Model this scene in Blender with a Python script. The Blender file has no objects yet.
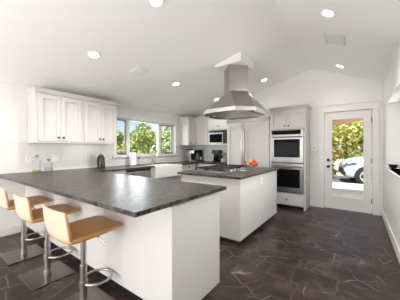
import bpy, bmesh, math, random
from mathutils import Vector, Matrix
C = bpy.context.scene
COL = C.collection
PI = math.pi
rnd = random.Random(7)

# ------------------------------------------------------------------ camera, world, sun, area lights, exposure
cd = bpy.data.cameras.new('camera'); cam = bpy.data.objects.new('camera', cd); COL.objects.link(cam)
cam.location = (0, 0, 1.28); cam.rotation_euler = (PI/2, 0, math.radians(36))
cd.sensor_width = 36; cd.lens = 19.44; cd.shift_y = -1/400; cd.clip_start = 0.02; cd.clip_end = 400
C.camera = cam
C.cycles.transparent_max_bounces = 24
C.view_settings.view_transform = 'Standard'; C.view_settings.look = 'None'
C.view_settings.gamma = 1; C.view_settings.use_curve_mapping = False
C.view_settings.exposure = 0.96

W = bpy.data.worlds.new('sky'); C.world = W; W.use_nodes = True
nt = W.node_tree; nt.nodes.clear()
wo = nt.nodes.new('ShaderNodeOutputWorld'); bg = nt.nodes.new('ShaderNodeBackground')
sky = nt.nodes.new('ShaderNodeTexSky'); sky.sky_type = 'NISHITA'; sky.sun_disc = False
sky.sun_elevation = math.radians(65); sky.sun_rotation = math.radians(180); sky.air_density = 1.0; sky.dust_density = 0.6
tc = nt.nodes.new('ShaderNodeTexCoord'); cn = nt.nodes.new('ShaderNodeTexNoise')
cn.inputs['Scale'].default_value = 5; cn.inputs['Detail'].default_value = 5
cr = nt.nodes.new('ShaderNodeValToRGB'); cr.color_ramp.elements[0].position = .52; cr.color_ramp.elements[1].position = .70
mx = nt.nodes.new('ShaderNodeMixRGB'); mx.inputs[2].default_value = (6.2, 6.3, 6.5, 1)
nt.links.new(tc.outputs['Generated'], cn.inputs['Vector']); nt.links.new(cn.outputs['Fac'], cr.inputs['Fac'])
nt.links.new(cr.outputs['Color'], mx.inputs['Fac']); nt.links.new(sky.outputs['Color'], mx.inputs[1])
nt.links.new(mx.outputs['Color'], bg.inputs['Color']); bg.inputs['Strength'].default_value = 0.085
nt.links.new(bg.outputs[0], wo.inputs[0])

def light(name, kind, loc, rot, power, color=(1, 1, 1), **kw):
    d = bpy.data.lights.new(name, kind); d.energy = power; d.color = color
    for k, v in kw.items(): setattr(d, k, v)
    o = bpy.data.objects.new(name, d); COL.objects.link(o); o.location = loc; o.rotation_euler = rot
    return o
light('sun', 'SUN', (0, -20, 30), (math.radians(27), 0, 0), 3.9, (1, .96, .88), angle=.01)
# upward fill lamp added behind the camera; area lamps for daylight of two windows
light('rear_fill', 'AREA', (-1.9, -2.6, 1.0), (PI/2+.75, 0, 0), 105, (1, .985, .96), shape='RECTANGLE', size=3.8, size_y=2.0)
light('window_daylight', 'AREA', (-5.4, 3.4, 1.7), (0, -PI/2, 0), 34, (.95, .98, 1), shape='RECTANGLE', size=1.1, size_y=2.2)
light('side_window_daylight', 'AREA', (1.7, 5.15, 1.6), (0, PI/2, 0), 95, (1, .98, .95), shape='RECTANGLE', size=1.0, size_y=1.5)

# ------------------------------------------------------------------ materials
def mat(name, col, rough=.5, metal=0, **kw):
    m = bpy.data.materials.new(name); m.use_nodes = True
    b = m.node_tree.nodes['Principled BSDF']
    b.inputs['Base Color'].default_value = (*col, 1); b.inputs['Roughness'].default_value = rough; b.inputs['Metallic'].default_value = metal
    for k, v in kw.items():
        b.inputs[k.replace('_', ' ')].default_value = v
    return m
def N(m, t): return m.node_tree.nodes.new(t)
def L(m, a, b): m.node_tree.links.new(a, b)
def B(m): return m.node_tree.nodes['Principled BSDF']
def objco(m, scale=(1, 1, 1), rot=(0, 0, 0)):
    t = N(m, 'ShaderNodeTexCoord'); p = N(m, 'ShaderNodeMapping'); p.inputs['Scale'].default_value = scale; p.inputs['Rotation'].default_value = rot
    L(m, t.outputs['Object'], p.inputs['Vector']); return p.outputs['Vector']
def ramp(m, src, stops):
    r = N(m, 'ShaderNodeValToRGB'); e = r.color_ramp.elements
    while len(e) < len(stops): e.new(.5)
    for i, (p, c) in enumerate(stops): e[i].position = p; e[i].color = (*c, 1)
    L(m, src, r.inputs['Fac']); return r.outputs['Color']
def bump(m, src, strength, dist=.01):
    b = N(m, 'ShaderNodeBump'); b.inputs['Strength'].default_value = strength; b.inputs['Distance'].default_value = dist
    L(m, src, b.inputs['Height']); L(m, b.outputs[0], B(m).inputs['Normal'])
def noise(m, vec, sc, det=4, rough=.55):
    n = N(m, 'ShaderNodeTexNoise'); n.inputs['Scale'].default_value = sc; n.inputs['Detail'].default_value = det; n.inputs['Roughness'].default_value = rough
    L(m, vec, n.inputs['Vector']); return n.outputs['Fac']

def painted(name, col, rough, sc=60, st=.03):
    m = mat(name, col, rough); bump(m, noise(m, objco(m), sc), st); return m
M_wall = painted('wall_paint', (.78, .77, .755), .75, 90, .05)
M_ceil = painted('ceiling_paint', (.91, .905, .895), .85, 120, .05)
M_cab = painted('cabinet_paint', (.62, .595, .58), .42, 40, .01)
M_trim = painted('trim_paint', (.78, .77, .755), .4, 40, .01)
M_panel = painted('peninsula_paint', (.62, .61, .60), .5, 40, .01)

M_tile = mat('backsplash_tile', (.8, .79, .77), .25)
bt = N(M_tile, 'ShaderNodeTexBrick'); bt.inputs['Scale'].default_value = 1
for k, v in (('Color1', (.74, .73, .715, 1)), ('Color2', (.72, .71, .70, 1)), ('Mortar', (.69, .68, .67, 1)), ('Mortar Size', .003), ('Brick Width', .15), ('Row Height', .075)):
    bt.inputs[k].default_value = v
_t = N(M_tile, 'ShaderNodeTexCoord'); _s = N(M_tile, 'ShaderNodeSeparateXYZ'); _a = N(M_tile, 'ShaderNodeMath'); _c = N(M_tile, 'ShaderNodeCombineXYZ')
L(M_tile, _t.outputs['Object'], _s.inputs[0]); L(M_tile, _s.outputs['X'], _a.inputs[0]); L(M_tile, _s.outputs['Y'], _a.inputs[1])
L(M_tile, _a.outputs[0], _c.inputs['X']); L(M_tile, _s.outputs['Z'], _c.inputs['Y']); L(M_tile, _c.outputs[0], bt.inputs['Vector'])
L(M_tile, bt.outputs['Color'], B(M_tile).inputs['Base Color'])

# floor: large dark slate tiles with pale veins
M_floor = mat('slate_tile', (.06, .05, .047), .33, Specular_IOR_Level=.3)
v = objco(M_floor)
br = N(M_floor, 'ShaderNodeTexBrick'); br.offset = .5; br.inputs['Scale'].default_value = 1
for k, x in (('Color1', (0, 0, 0, 1)), ('Color2', (1, 1, 1, 1)), ('Mortar', (.5, .5, .5, 1)), ('Mortar Size', .0035), ('Brick Width', .61), ('Row Height', .305), ('Bias', 0)):
    br.inputs[k].default_value = x
mp = N(M_floor, 'ShaderNodeMapping'); mp.inputs['Location'].default_value = (.15, -.06, 0); L(M_floor, v, mp.inputs['Vector']); L(M_floor, mp.outputs[0], br.inputs['Vector'])
sc_ = N(M_floor, 'ShaderNodeVectorMath'); sc_.operation = 'SCALE'; sc_.inputs['Scale'].default_value = 7.3; L(M_floor, br.outputs['Color'], sc_.inputs[0])
ad = N(M_floor, 'ShaderNodeVectorMath'); L(M_floor, v, ad.inputs[0]); L(M_floor, sc_.outputs[0], ad.inputs[1])
wn = N(M_floor, 'ShaderNodeTexNoise'); wn.inputs['Scale'].default_value = 2.2; wn.inputs['Detail'].default_value = 3; L(M_floor, ad.outputs[0], wn.inputs['Vector'])
ws = N(M_floor, 'ShaderNodeVectorMath'); ws.operation = 'SCALE'; ws.inputs['Scale'].default_value = .14; L(M_floor, wn.outputs['Color'], ws.inputs[0])
wa = N(M_floor, 'ShaderNodeVectorMath'); L(M_floor, ad.outputs[0], wa.inputs[0]); L(M_floor, ws.outputs[0], wa.inputs[1])
vo = N(M_floor, 'ShaderNodeTexVoronoi'); vo.feature = 'DISTANCE_TO_EDGE'; vo.inputs['Scale'].default_value = 2.9; L(M_floor, wa.outputs[0], vo.inputs['Vector'])
vein = ramp(M_floor, vo.outputs['Distance'], [(0, (1, 1, 1)), (.009, (.45, .45, .45)), (.022, (0, 0, 0))])
vm = ramp(M_floor, noise(M_floor, ad.outputs[0], 2.6, 2), [(.40, (0, 0, 0)), (.60, (1, 1, 1))])
vx = N(M_floor, 'ShaderNodeMath'); vx.operation = 'MULTIPLY'; L(M_floor, vein, vx.inputs[0]); L(M_floor, vm, vx.inputs[1])
base = ramp(M_floor, noise(M_floor, ad.outputs[0], 3.5, 6, .65), [(.3, (.012, .008, .008)), (.5, (.036, .0225, .0205)), (.7, (.095, .064, .054))])
m1 = N(M_floor, 'ShaderNodeMixRGB'); L(M_floor, vx.outputs[0], m1.inputs[0]); L(M_floor, base, m1.inputs[1]); m1.inputs[2].default_value = (.22, .17, .145, 1)
m2 = N(M_floor, 'ShaderNodeMixRGB'); L(M_floor, br.outputs['Fac'], m2.inputs[0]); L(M_floor, m1.outputs[0], m2.inputs[1]); m2.inputs[2].default_value = (.075, .062, .058, 1)
L(M_floor, m2.outputs[0], B(M_floor).inputs['Base Color'])
bump(M_floor, noise(M_floor, ad.outputs[0], 9, 4), .10, .01)

# granite, leathered: speckled grey brown
def granite(name, dark, mid, light_, rough):
    m = mat(name, mid, rough, Specular_IOR_Level=.24); vv = objco(m)
    n1 = noise(m, vv, 38, 7, .8)
    c1 = ramp(m, n1, [(.34, dark), (.5, mid), (.6, mid), (.74, light_)])
    n2 = ramp(m, noise(m, vv, 21, 4, .8), [(.40, (.12, .115, .11)), (.60, (1.9, 1.84, 1.78))])
    mm = N(m, 'ShaderNodeMixRGB'); mm.blend_type = 'MULTIPLY'; mm.inputs[0].default_value = 1; L(m, c1, mm.inputs[1]); L(m, n2, mm.inputs[2])
    L(m, mm.outputs[0], B(m).inputs['Base Color']); bump(m, n1, .3, .004); return m
M_gran = granite('granite', (.016, .0135, .0125), (.054, .046, .042), (.27, .24, .22), .30)

M_steel = mat('brushed_steel', (.45, .425, .41), .3, 1)
_n = noise(M_steel, objco(M_steel, (1, 1, 60)), 14, 3); L(M_steel, ramp(M_steel, _n, [(.3, (.26, .26, .26)), (.7, (.40, .40, .40))]), B(M_steel).inputs['Roughness'])
M_steeldk = mat('dark_steel', (.22, .21, .2), .35, 1)
M_chrome = mat('chrome', (.78, .77, .76), .12, 1)
M_plate = mat('polished_plate', (.19, .17, .165), .25, 1)
M_black = mat('black_enamel', (.012, .012, .013), .3)
M_iron = mat('cast_iron', (.02, .018, .018), .5)
M_knob = mat('bronze_knob', (.015, .012, .011), .35, .6)
M_ovglass = mat('oven_glass', (.006, .006, .007), .06, Specular_IOR_Level=.04)
M_white = mat('white_plastic', (.82, .82, .81), .4)
M_porc = mat('porcelain', (.86, .855, .84), .15)
M_paper = painted('paper', (.88, .88, .87), .9, 80, .1)
M_grey = mat('grey_sash', (.32, .31, .31), .5)
M_vent = mat('vent_grey', (.5, .5, .49), .6)
M_ventw = mat('vent_white', (.82, .815, .80), .6)
M_ventc = mat('vent_pale_grey', (.66, .655, .645), .6)
M_ovst = mat('oven_steel', (.27, .255, .245), .3, 1)
M_rubber = mat('rubber', (.02, .02, .02), .7)

def leather(name, col):
    m = mat(name, col, .38); vv = objco(m); n = noise(m, vv, 140, 3); bump(m, n, .15, .002)
    L(m, ramp(m, noise(m, vv, 5, 3), [(.3, tuple(c*.9 for c in col)), (.7, tuple(min(1, c*1.08) for c in col))]), B(m).inputs['Base Color']); return m
M_tan = leather('tan_leather', (.47, .235, .075))
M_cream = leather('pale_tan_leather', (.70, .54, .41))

def thin_glass(name, tint=(1, 1, 1), gl=.06):
    m = bpy.data.materials.new(name); m.use_nodes = True; t = m.node_tree; t.nodes.clear()
    o = t.nodes.new('ShaderNodeOutputMaterial'); a = t.nodes.new('ShaderNodeBsdfTransparent'); a.inputs[0].default_value = (*tint, 1)
    g = t.nodes.new('ShaderNodeBsdfGlossy'); g.inputs['Roughness'].default_value = .02; x = t.nodes.new('ShaderNodeMixShader')
    f = t.nodes.new('ShaderNodeLayerWeight'); f.inputs['Blend'].default_value = .06
    t.links.new(f.outputs[0], x.inputs[0]); t.links.new(a.outputs[0], x.inputs[1]); t.links.new(g.outputs[0], x.inputs[2]); t.links.new(x.outputs[0], o.inputs[0])
    return m
M_pane = thin_glass('window_glass', (.97, .98, .98))
M_glass = thin_glass('clear_glass', (.96, .97, .965))
M_teal = thin_glass('pale_teal_glass', (.84, .89, .885))
M_glow = bpy.data.materials.new('lamp_glow'); M_glow.use_nodes = True
B(M_glow).inputs['Emission Color'].default_value = (1, .97, .92, 1); B(M_glow).inputs['Emission Strength'].default_value = 6

# ------------------------------------------------------------------ mesh helpers
class MB:
    def __init__(s): s.bm = bmesh.new()
    def box(s, x0, x1, y0, y1, z0, z1):
        vs = [s.bm.verts.new(p) for p in ((x0, y0, z0), (x1, y0, z0), (x1, y1, z0), (x0, y1, z0), (x0, y0, z1), (x1, y0, z1), (x1, y1, z1), (x0, y1, z1))]
        for f in ((3, 2, 1, 0), (4, 5, 6, 7), (0, 1, 5, 4), (1, 2, 6, 5), (2, 3, 7, 6), (3, 0, 4, 7)): s.bm.faces.new([vs[i] for i in f])
        return s
    def obox(s, o, u, n, u0, u1, n0, n1, z0, z1):
        """box in a frame: origin o, u along the face, n out of it"""
        o, u, n = Vector(o), Vector(u), Vector(n); z = Vector((0, 0, 1)); k = []
        for c in (z0, z1):
            for (a, b) in ((u0, n0), (u1, n0), (u1, n1), (u0, n1)): k.append(s.bm.verts.new(o+u*a+n*b+z*c))
        for f in ((3, 2, 1, 0), (4, 5, 6, 7), (0, 1, 5, 4), (1, 2, 6, 5), (2, 3, 7, 6), (3, 0, 4, 7)): s.bm.faces.new([k[i] for i in f])
        return s
    def lathe(s, prof, c=(0, 0, 0), axis=(0, 0, 1), seg=20):
        q = Vector((0, 0, 1)).rotation_difference(Vector(axis)); c = Vector(c); rings = []
        for r, h in prof:
            if r < 1e-6: rings.append([s.bm.verts.new(c+q@Vector((0, 0, h)))])
            else: rings.append([s.bm.verts.new(c+q@Vector((r*math.cos(2*PI*i/seg), r*math.sin(2*PI*i/seg), h))) for i in range(seg)])
        for a, b in zip(rings, rings[1:]):
            for i in range(seg):
                j = (i+1) % seg
                if len(a) == 1 and len(b) == 1: continue
                if len(a) == 1: s.bm.faces.new((a[0], b[j], b[i])) if False else s.bm.faces.new((a[0], b[i], b[j]))
                elif len(b) == 1: s.bm.faces.new((a[i], a[j], b[0]))
                else: s.bm.faces.new((a[i], a[j], b[j], b[i]))
        return s
    def cyl(s, c, r, h, axis=(0, 0, 1), seg=20, r2=None): return s.lathe([(0, 0), (r, 0), (r if r2 is None else r2, h), (0, h)], c, axis, seg)
    def tube(s, pts, r, seg=8, closed=False):
        pts = [Vector(p) for p in pts]; n = len(pts); rings = []; up = None
        for i, p in enumerate(pts):
            if closed: t = (pts[(i+1) % n]-pts[i-1]).normalized()
            else: t = (pts[min(i+1, n-1)]-pts[max(i-1, 0)]).normalized()
            if up is None: up = Vector((0, 0, 1)) if abs(t.z) < .9 else Vector((1, 0, 0))
            a = t.cross(up).normalized(); b = a.cross(t).normalized(); up = b
            rr = r[i] if isinstance(r, (list, tuple)) else r
            rings.append([s.bm.verts.new(p+a*rr*math.cos(2*PI*k/seg)+b*rr*math.sin(2*PI*k/seg)) for k in range(seg)])
        m = n if closed else n-1
        for i in range(m):
            a, b = rings[i], rings[(i+1) % n]
            for k in range(seg): s.bm.faces.new((a[k], a[(k+1) % seg], b[(k+1) % seg], b[k]))
        if not closed: s.bm.faces.new(rings[0][::-1]); s.bm.faces.new(rings[-1])
        return s
    def poly(s, pts): s.bm.faces.new([s.bm.verts.new(p) for p in pts]); return s
    def prism(s, bot, top):
        a = [s.bm.verts.new(p) for p in bot]; b = [s.bm.verts.new(p) for p in top]; n = len(a)
        s.bm.faces.new(a[::-1]); s.bm.faces.new(b)
        for i in range(n): s.bm.faces.new((a[i], a[(i+1) % n], b[(i+1) % n], b[i]))
        return s
    def grid(s, rows):
        vs = [[s.bm.verts.new(p) for p in r] for r in rows]
        for a, b in zip(vs, vs[1:]):
            for i in range(len(a)-1): s.bm.faces.new((a[i], a[i+1], b[i+1], b[i]))
        return s
    def build(s, name, m, parent=None, bevel=0, smooth=False, subsurf=0, local=False, solid=0):
        bmesh.ops.recalc_face_normals(s.bm, faces=s.bm.faces)
        me = bpy.data.meshes.new(name); s.bm.to_mesh(me); s.bm.free(); me.materials.append(m)
        o = bpy.data.objects.new(name, me); COL.objects.link(o)
        if parent is not None:
            o.parent = parent
            if not local:
                w = Vector((0, 0, 0)); p = parent
                while p is not None: w += p.location; p = p.parent
                me.transform(Matrix.Translation(-w))
        if solid: k = o.modifiers.new('solid', 'SOLIDIFY'); k.thickness = solid; k.offset = 0
        if bevel: k = o.modifiers.new('bevel', 'BEVEL'); k.width = bevel; k.segments = 2; k.limit_method = 'ANGLE'
        if subsurf: k = o.modifiers.new('subsurf', 'SUBSURF'); k.levels = subsurf; k.render_levels = subsurf
        if smooth:
            for p in me.polygons: p.use_smooth = True
            if smooth == 'auto': me.set_sharp_from_angle(angle=math.radians(35))
        return o
def tag(o, label=None, cat=None, group=None, kind=None):
    for k, x in (('label', label), ('category', cat), ('group', group), ('kind', kind)):
        if x: o[k] = x
    return o
def thing(name, label, cat, loc=(0, 0, 0), group=None, rz=0):
    o = bpy.data.objects.new(name, None); COL.objects.link(o); o.location = loc; o.rotation_euler = (0, 0, rz); o.empty_display_size = .1
    return tag(o, label, cat, group)
def struct(name, mb, m, parent=None, **kw):
    o = mb.build(name, m, parent, **kw)
    if parent is None: o['kind'] = 'structure'
    return o
def dup(root, loc, label=None, group=None):
    r = root.copy(); COL.objects.link(r); r.location = loc
    if label: r['label'] = label
    if group: r['group'] = group
    for ch in list(root.children):
        c = ch.copy(); COL.objects.link(c); c.parent = r
        for g in list(ch.children):
            d = g.copy(); COL.objects.link(d); d.parent = c
    return r

# ------------------------------------------------------------------ room shell
XL, XR, YB, YF = -4.2, .40, 5.4, -3.2
XRID, ZRID, ZEL, ZER = -.80, 3.07, 2.25, 2.56
def zc(x): return ZEL+(x-XL)*(ZRID-ZEL)/(XRID-XL) if x < XRID else ZRID+(x-XRID)*(ZER-ZRID)/(XR-XRID)
T = .16
struct('floor', MB().box(XL-T, XR+T, YF-T, YB+T, -.1, 0), M_floor)
cb = MB()
for xa, xb in ((XL-T, XRID), (XRID, XR+T)):
    cb.prism([(xa, YF-T, zc(xa)), (xb, YF-T, zc(xb)), (xb, YB+T, zc(xb)), (xa, YB+T, zc(xa))], [(xa, YF-T, zc(xa)+.2), (xb, YF-T, zc(xb)+.2), (xb, YB+T, zc(xb)+.2), (xa, YB+T, zc(xa)+.2)])
struct('ceiling', cb, M_ceil)
# left wall with the window opening
WY0, WY1, WZ0, WZ1 = 2.70, 4.57, 1.13, 1.97
lw = MB(); zt = zc(XL)
lw.box(XL-T, XL, YF, WY0, 0, zt).box(XL-T, XL, WY1, YB, 0, zt).box(XL-T, XL, WY0, WY1, 0, WZ0).box(XL-T, XL, WY0, WY1, WZ1, zt)
struct('wall_left', lw, M_wall)
# back wall with the door opening
DX0, DX1, DZ1 = -.575, .245, 2.07
def gable(y0, y1, xa, xb, z0):
    m = MB(); xs = [xa]+([XRID] if xa < XRID < xb else [])+[xb]
    for a, b in zip(xs, xs[1:]): m.prism([(a, y0, z0), (b, y0, z0), (b, y1, z0), (a, y1, z0)], [(a, y0, zc(a)), (b, y0, zc(b)), (b, y1, zc(b)), (a, y1, zc(a))])
    return m
bw = gable(YB, YB+T, XL, XR, DZ1)
bw.box(XL, DX0, YB, YB+T, 0, DZ1).box(DX1, XR, YB, YB+T, 0, DZ1)
struct('wall_back', bw, M_wall)
struct('wall_front', gable(YF-T, YF, XL, XR, 0), M_wall)
# right wall with an opening that holds a window
RY0, RY1, RZ0, RZ1 = 2.9, 4.55, .97, 2.0
rw = MB(); zt = zc(XR)
T2 = .24
rw.box(XR, XR+T2, YF, RY0, 0, zt).box(XR, XR+T2, RY1, YB, 0, zt).box(XR, XR+T2, RY0, RY1, 0, RZ0).box(XR, XR+T2, RY0, RY1, RZ1, zt)
struct('wall_right', rw, M_wall)
struct('baseboard_right', MB().box(XR-.018, XR, YF, YB, 0, .13), M_trim, bevel=.006)
struct('baseboard_back', MB().box(-.86, -.67, YB-.018, YB, 0, .13), M_trim, bevel=.006)
struct('baseboard_left', MB().box(XL, XL+.018, YF, 1.118, 0, .13), M_trim, bevel=.006)
# backsplash tiles
bs = MB().box(XL, XL+.008, .80, WY0-.09, .915, 1.392).box(XL, XL+.008, WY1+.09, YB, .915, 1.392).box(XL, XL+.008, WY0-.09, WY1+.09, .915, WZ0-.035).box(XL+.008, -2.72, YB-.008, YB, .915, 1.392)
struct('trim_1', bs, M_tile)
# window over the sink
w1 = bpy.data.objects.new('window_1', None); COL.objects.link(w1); w1.location = (XL, (WY0+WY1)/2, WZ0); w1['kind'] = 'structure'
fr = MB(); t_ = .03
fr.box(XL-.13, XL-.06, WY0, WY0+t_, WZ0, WZ1).box(XL-.13, XL-.06, WY1-t_, WY1, WZ0, WZ1).box(XL-.13, XL-.06, WY0, WY1, WZ0, WZ0+t_).box(XL-.13, XL-.06, WY0, WY1, WZ1-t_, WZ1)
fr.build('frame', M_trim, w1)
cs = MB(); k = .07
cs.box(XL, XL+.018, WY0-k, WY0, WZ0-.03, WZ1+k).box(XL, XL+.018, WY1, WY1+k, WZ0-.03, WZ1+k).box(XL, XL+.022, WY0-k, WY1+k, WZ1, WZ1+k)
cs.build('casing', M_trim, w1, bevel=.004)
MB().box(XL-.06, XL+.05, WY0-k-.02, WY1+k+.02, WZ0-.035, WZ0).build('sill', M_trim, w1, bevel=.005)
for y in (3.06, 4.04): MB().box(XL-.14, XL-.07, y-.045, y+.045, WZ0+t_, WZ1-t_).build('mullion', M_trim, w1, bevel=.004)
for a, b in ((WY0+t_, 3.015), (4.085, WY1-t_)):
    s = MB(); e = .035; x0, x1 = XL-.12, XL-.08
    s.box(x0, x1, a, a+e, WZ0+t_, WZ1-t_).box(x0, x1, b-e, b, WZ0+t_, WZ1-t_).box(x0, x1, a, b, WZ0+t_, WZ0+t_+e).box(x0, x1, a, b, WZ1-t_-e, WZ1-t_)
    so = s.build('casement_sash', M_grey, w1, bevel=.003)
    MB().box(XL-.102, XL-.098, a+e, b-e, WZ0+t_+e, WZ1-t_-e).build('pane', M_pane, so)
    MB().box(XL-.08, XL-.045, (a+b)/2-.06, (a+b)/2+.06, WZ0+t_, WZ0+t_+.022).build('crank', M_knob, so)
MB().box(XL-.102, XL-.098, 3.105, 3.995, WZ0+t_, WZ1-t_).build('pane', M_pane, w1)
# right window
w2 = bpy.data.objects.new('window_2', None); COL.objects.link(w2); w2.location = (XR, (RY0+RY1)/2, RZ0); w2['kind'] = 'structure'
cs = MB(); k = .075
cs.box(XR-.02, XR, RY0-k, RY0, RZ0-.02, RZ1+k).box(XR-.02, XR, RY1, RY1+k, RZ0-.02, RZ1+k).box(XR-.022, XR, RY0-k, RY1+k, RZ1, RZ1+k)
cs.build('casing', M_trim, w2, bevel=.004)
MB().box(XR-.022, XR+T2, RY0-k, RY1+k, RZ0-.03, RZ0).build('sill', M_trim, w2, bevel=.005)
f2 = MB(); x0, x1 = XR+.18, XR+.22
f2.box(x0, x1, RY0, RY0+.05, RZ0, RZ1).box(x0, x1, RY1-.05, RY1, RZ0, RZ1).box(x0, x1, RY0, RY1, RZ0, RZ0+.05).box(x0, x1, RY0, RY1, RZ1-.05, RZ1).box(x0, x1, 3.70, 3.75, RZ0, RZ1)
f2.build('frame', M_trim, w2)
MB().box(XR+.198, XR+.202, RY0+.05, RY1-.05, RZ0+.05, RZ1-.05).build('pane', M_pane, w2)
# glazed door
d1 = bpy.data.objects.new('door_1', None); COL.objects.link(d1); d1.location = ((DX0+DX1)/2, YB, 0); d1['kind'] = 'structure'
GX0, GX1, GZ0, GZ1 = -.43, .105, .27, 1.90
y0, y1 = YB+.01, YB+.055
dm = MB().box(DX0+.012, GX0, y0, y1, .012, DZ1-.012).box(GX1, DX1-.012, y0, y1, .012, DZ1-.012).box(GX0, GX1, y0, y1, .012, GZ0).box(GX0, GX1, y0, y1, GZ1, DZ1-.012)
dm.build('slab', M_trim, d1)
gs = MB(); b_ = .022
gs.box(GX0-b_, GX0, y0-.008, y0, GZ0-b_, GZ1+b_).box(GX1, GX1+b_, y0-.008, y0, GZ0-b_, GZ1+b_).box(GX0, GX1, y0-.008, y0, GZ0-b_, GZ0).box(GX0, GX1, y0-.008, y0, GZ1, GZ1+b_)
gs.build('glazing_bead', M_trim, d1, bevel=.003)
MB().box(GX0, GX1, YB+.03, YB+.034, GZ0, GZ1).build('pane', M_pane, d1)
for z in (.905, 1.04):
    m = MB().cyl((DX0+.075, y0-.012, z), .032, .012, (0, 1, 0))
    if z < 1: m.lathe([(0, -.065), (.022, -.062), (.029, -.045), (.022, -.028), (.011, -.02), (.011, 0)], (DX0+.075, y0-.006, z), (0, 1, 0))
    else: m.cyl((DX0+.075, y0-.028, z), .02, .02, (0, 1, 0))
    m.build('door_knob' if z < 1 else 'deadbolt', M_knob, d1, smooth='auto')
for z in (.25, 1.05, 1.85): MB().cyl((DX1-.012, YB+.002, z-.05), .008, .1).build('hinge', M_steeldk, d1)
MB().box(DX0, DX1, YB-.01, YB+.15, -.002, .012).build('threshold', M_steeldk, d1)
cs = MB(); k = .10
cs.box(DX0-k, DX0, YB-.02, YB, 0, DZ1).box(DX1, DX1+k, YB-.02, YB, 0, DZ1).box(DX0-k-.01, DX1+k+.01, YB-.025, YB, DZ1, DZ1+.13).box(DX0-k-.025, DX1+k+.025, YB-.04, YB, DZ1+.13, DZ1+.155)
struct('trim_2', cs, M_trim, bevel=.004)
# crown strip along the top of the left upper cabinets belongs to the room
HX, HY = -1.80, 3.53
zb = 2.735
sb = MB(); h_ = .255; p = [(HX-h_, HY-h_), (HX+h_, HY-h_), (HX+h_, HY+h_), (HX-h_, HY+h_)]
sb.prism([(x, y, zb) for x, y in p], [(x, y, zc(x)+.01) for x, y in p])
struct('trim_3', sb, M_trim)

# ------------------------------------------------------------------ cabinet helpers
def shaker(name, o, u, n, u0, u1, z0, z1, parent, knob=None, m=None, rail=.06, t=.024):
    """door or drawer front: frame with a sunk panel; knob = (u, z)"""
    m = m or M_cab; b = MB()
    b.obox(o, u, n, u0, u0+rail, 0, t, z0, z1).obox(o, u, n, u1-rail, u1, 0, t, z0, z1).obox(o, u, n, u0+rail, u1-rail, 0, t, z0, z0+rail).obox(o, u, n, u0+rail, u1-rail, 0, t, z1-rail, z1)
    b.obox(o, u, n, u0+rail, u1-rail, 0, t*.2, z0+rail, z1-rail)
    d = b.build(name, m, parent)
    if knob: knob_on(o, u, n, knob, t, d)
    return d
def slab(name, o, u, n, u0, u1, z0, z1, parent, knob=None, t=.024, m=None):
    d = MB().obox(o, u, n, u0, u1, 0, t, z0, z1).build(name, m or M_cab, parent, bevel=.003)
    if knob: knob_on(o, u, n, knob, t, d)
    return d
def knob_on(o, u, n, kz, t, parent):
    c = Vector(o)+Vector(u)*kz[0]+Vector(n)*t+Vector((0, 0, kz[1]))
    MB().lathe([(.006, 0), (.006, .012), (.016, .018), (.016, .026), (.009, .031), (0, .032)], c, n, 12).build('knob', M_knob, parent, smooth='auto')
UX, UY = Vector((1, 0, 0)), Vector((0, 1, 0))

G = .006
CL, CBK = XL+G, YB-G      # backs of the units stand a little off the walls
# upper cabinets on the left wall
XU = CL+.33
def upper_left(y0, y1, label):
    t = thing('upper_cabinet', label, 'cabinet', (CL+.16, (y0+y1)/2, 1.39), 'upper cabinets on the window wall')
    MB().box(CL, XU, y0, y1, 1.39, 2.135).build('body', M_cab, t)
    MB().box(CL, XU+.012, y0, y1, 1.375, 1.39).build('light_rail', M_cab, t)
    mid = (y0+y1)/2
    o = (XU, 0, 0)
    shaker('door', o, UY, UX, y0+.035, mid-.002, 1.405, 2.11, t, (mid-.035, 1.46))
    shaker('door', o, UY, UX, mid+.002, y1-.02, 1.405, 2.11, t, (mid+.035, 1.46))
    return t
upper_left(1.155, 1.83, 'white two-door upper cabinet over the decanters, farther from the window')
upper_left(1.832, 2.50, 'white two-door upper cabinet right beside the window')
cr = MB()
cr.prism([(CL, 1.155, 2.135), (XU+.02, 1.155, 2.135), (XU+.02, 2.50, 2.135), (CL, 2.50, 2.135)], [(CL, 1.115, 2.195), (XU+.055, 1.115, 2.195), (XU+.055, 2.54, 2.195), (CL, 2.54, 2.195)])
struct('trim_4', cr, M_cab)

# corner upper cabinet and the microwave cabinet
t = thing('corner_upper_cabinet', 'white L-shaped upper cabinet in the far corner above the coffee machines', 'cabinet', (-3.9, 5.2, 1.39))
MB().box(CL, XU, 4.735, CBK, 1.39, 2.135).box(XU, -3.405, 5.08, CBK, 1.39, 2.135).build('body', M_cab, t)
MB().prism([(CL, 4.735, 2.135), (XU+.02, 4.735, 2.135), (XU+.02, 5.06, 2.135), (-3.405, 5.06, 2.135), (-3.405, CBK, 2.135), (CL, CBK, 2.135)],
           [(CL, 4.70, 2.195), (XU+.05, 4.70, 2.195), (XU+.05, 5.03, 2.195), (-3.405, 5.03, 2.195), (-3.405, CBK, 2.195), (CL, CBK, 2.195)]).build('crown', M_cab, t)
shaker('door', (XU, 0, 0), UY, UX, 4.75, 5.05, 1.405, 2.11, t, (4.80+.02, 1.46), rail=.05)
shaker('door', (0, 5.08, 0), UX, -UY, XU+.03, -3.415, 1.405, 2.11, t, (XU+.075, 1.46), rail=.05)
t = thing('microwave_cabinet', 'white upper cabinet with a lift-up door around the built-in microwave', 'cabinet', (-3.05, 5.24, 1.39))
MB().box(-3.403, -3.385, 5.08, CBK, 1.39, 2.135).box(-2.72, -2.702, 5.08, CBK, 1.39, 2.135).box(-3.385, -2.72, 5.08, CBK, 1.80, 2.135).box(-3.385, -2.72, 5.08, CBK, 1.39, 1.415).box(-3.385, -2.72, 5.38, CBK, 1.415, 1.80).build('body', M_cab, t)
d = slab('door', (0, 5.08, 0), UX, -UY, -3.39, -2.71, 1.82, 2.11, t)
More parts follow.
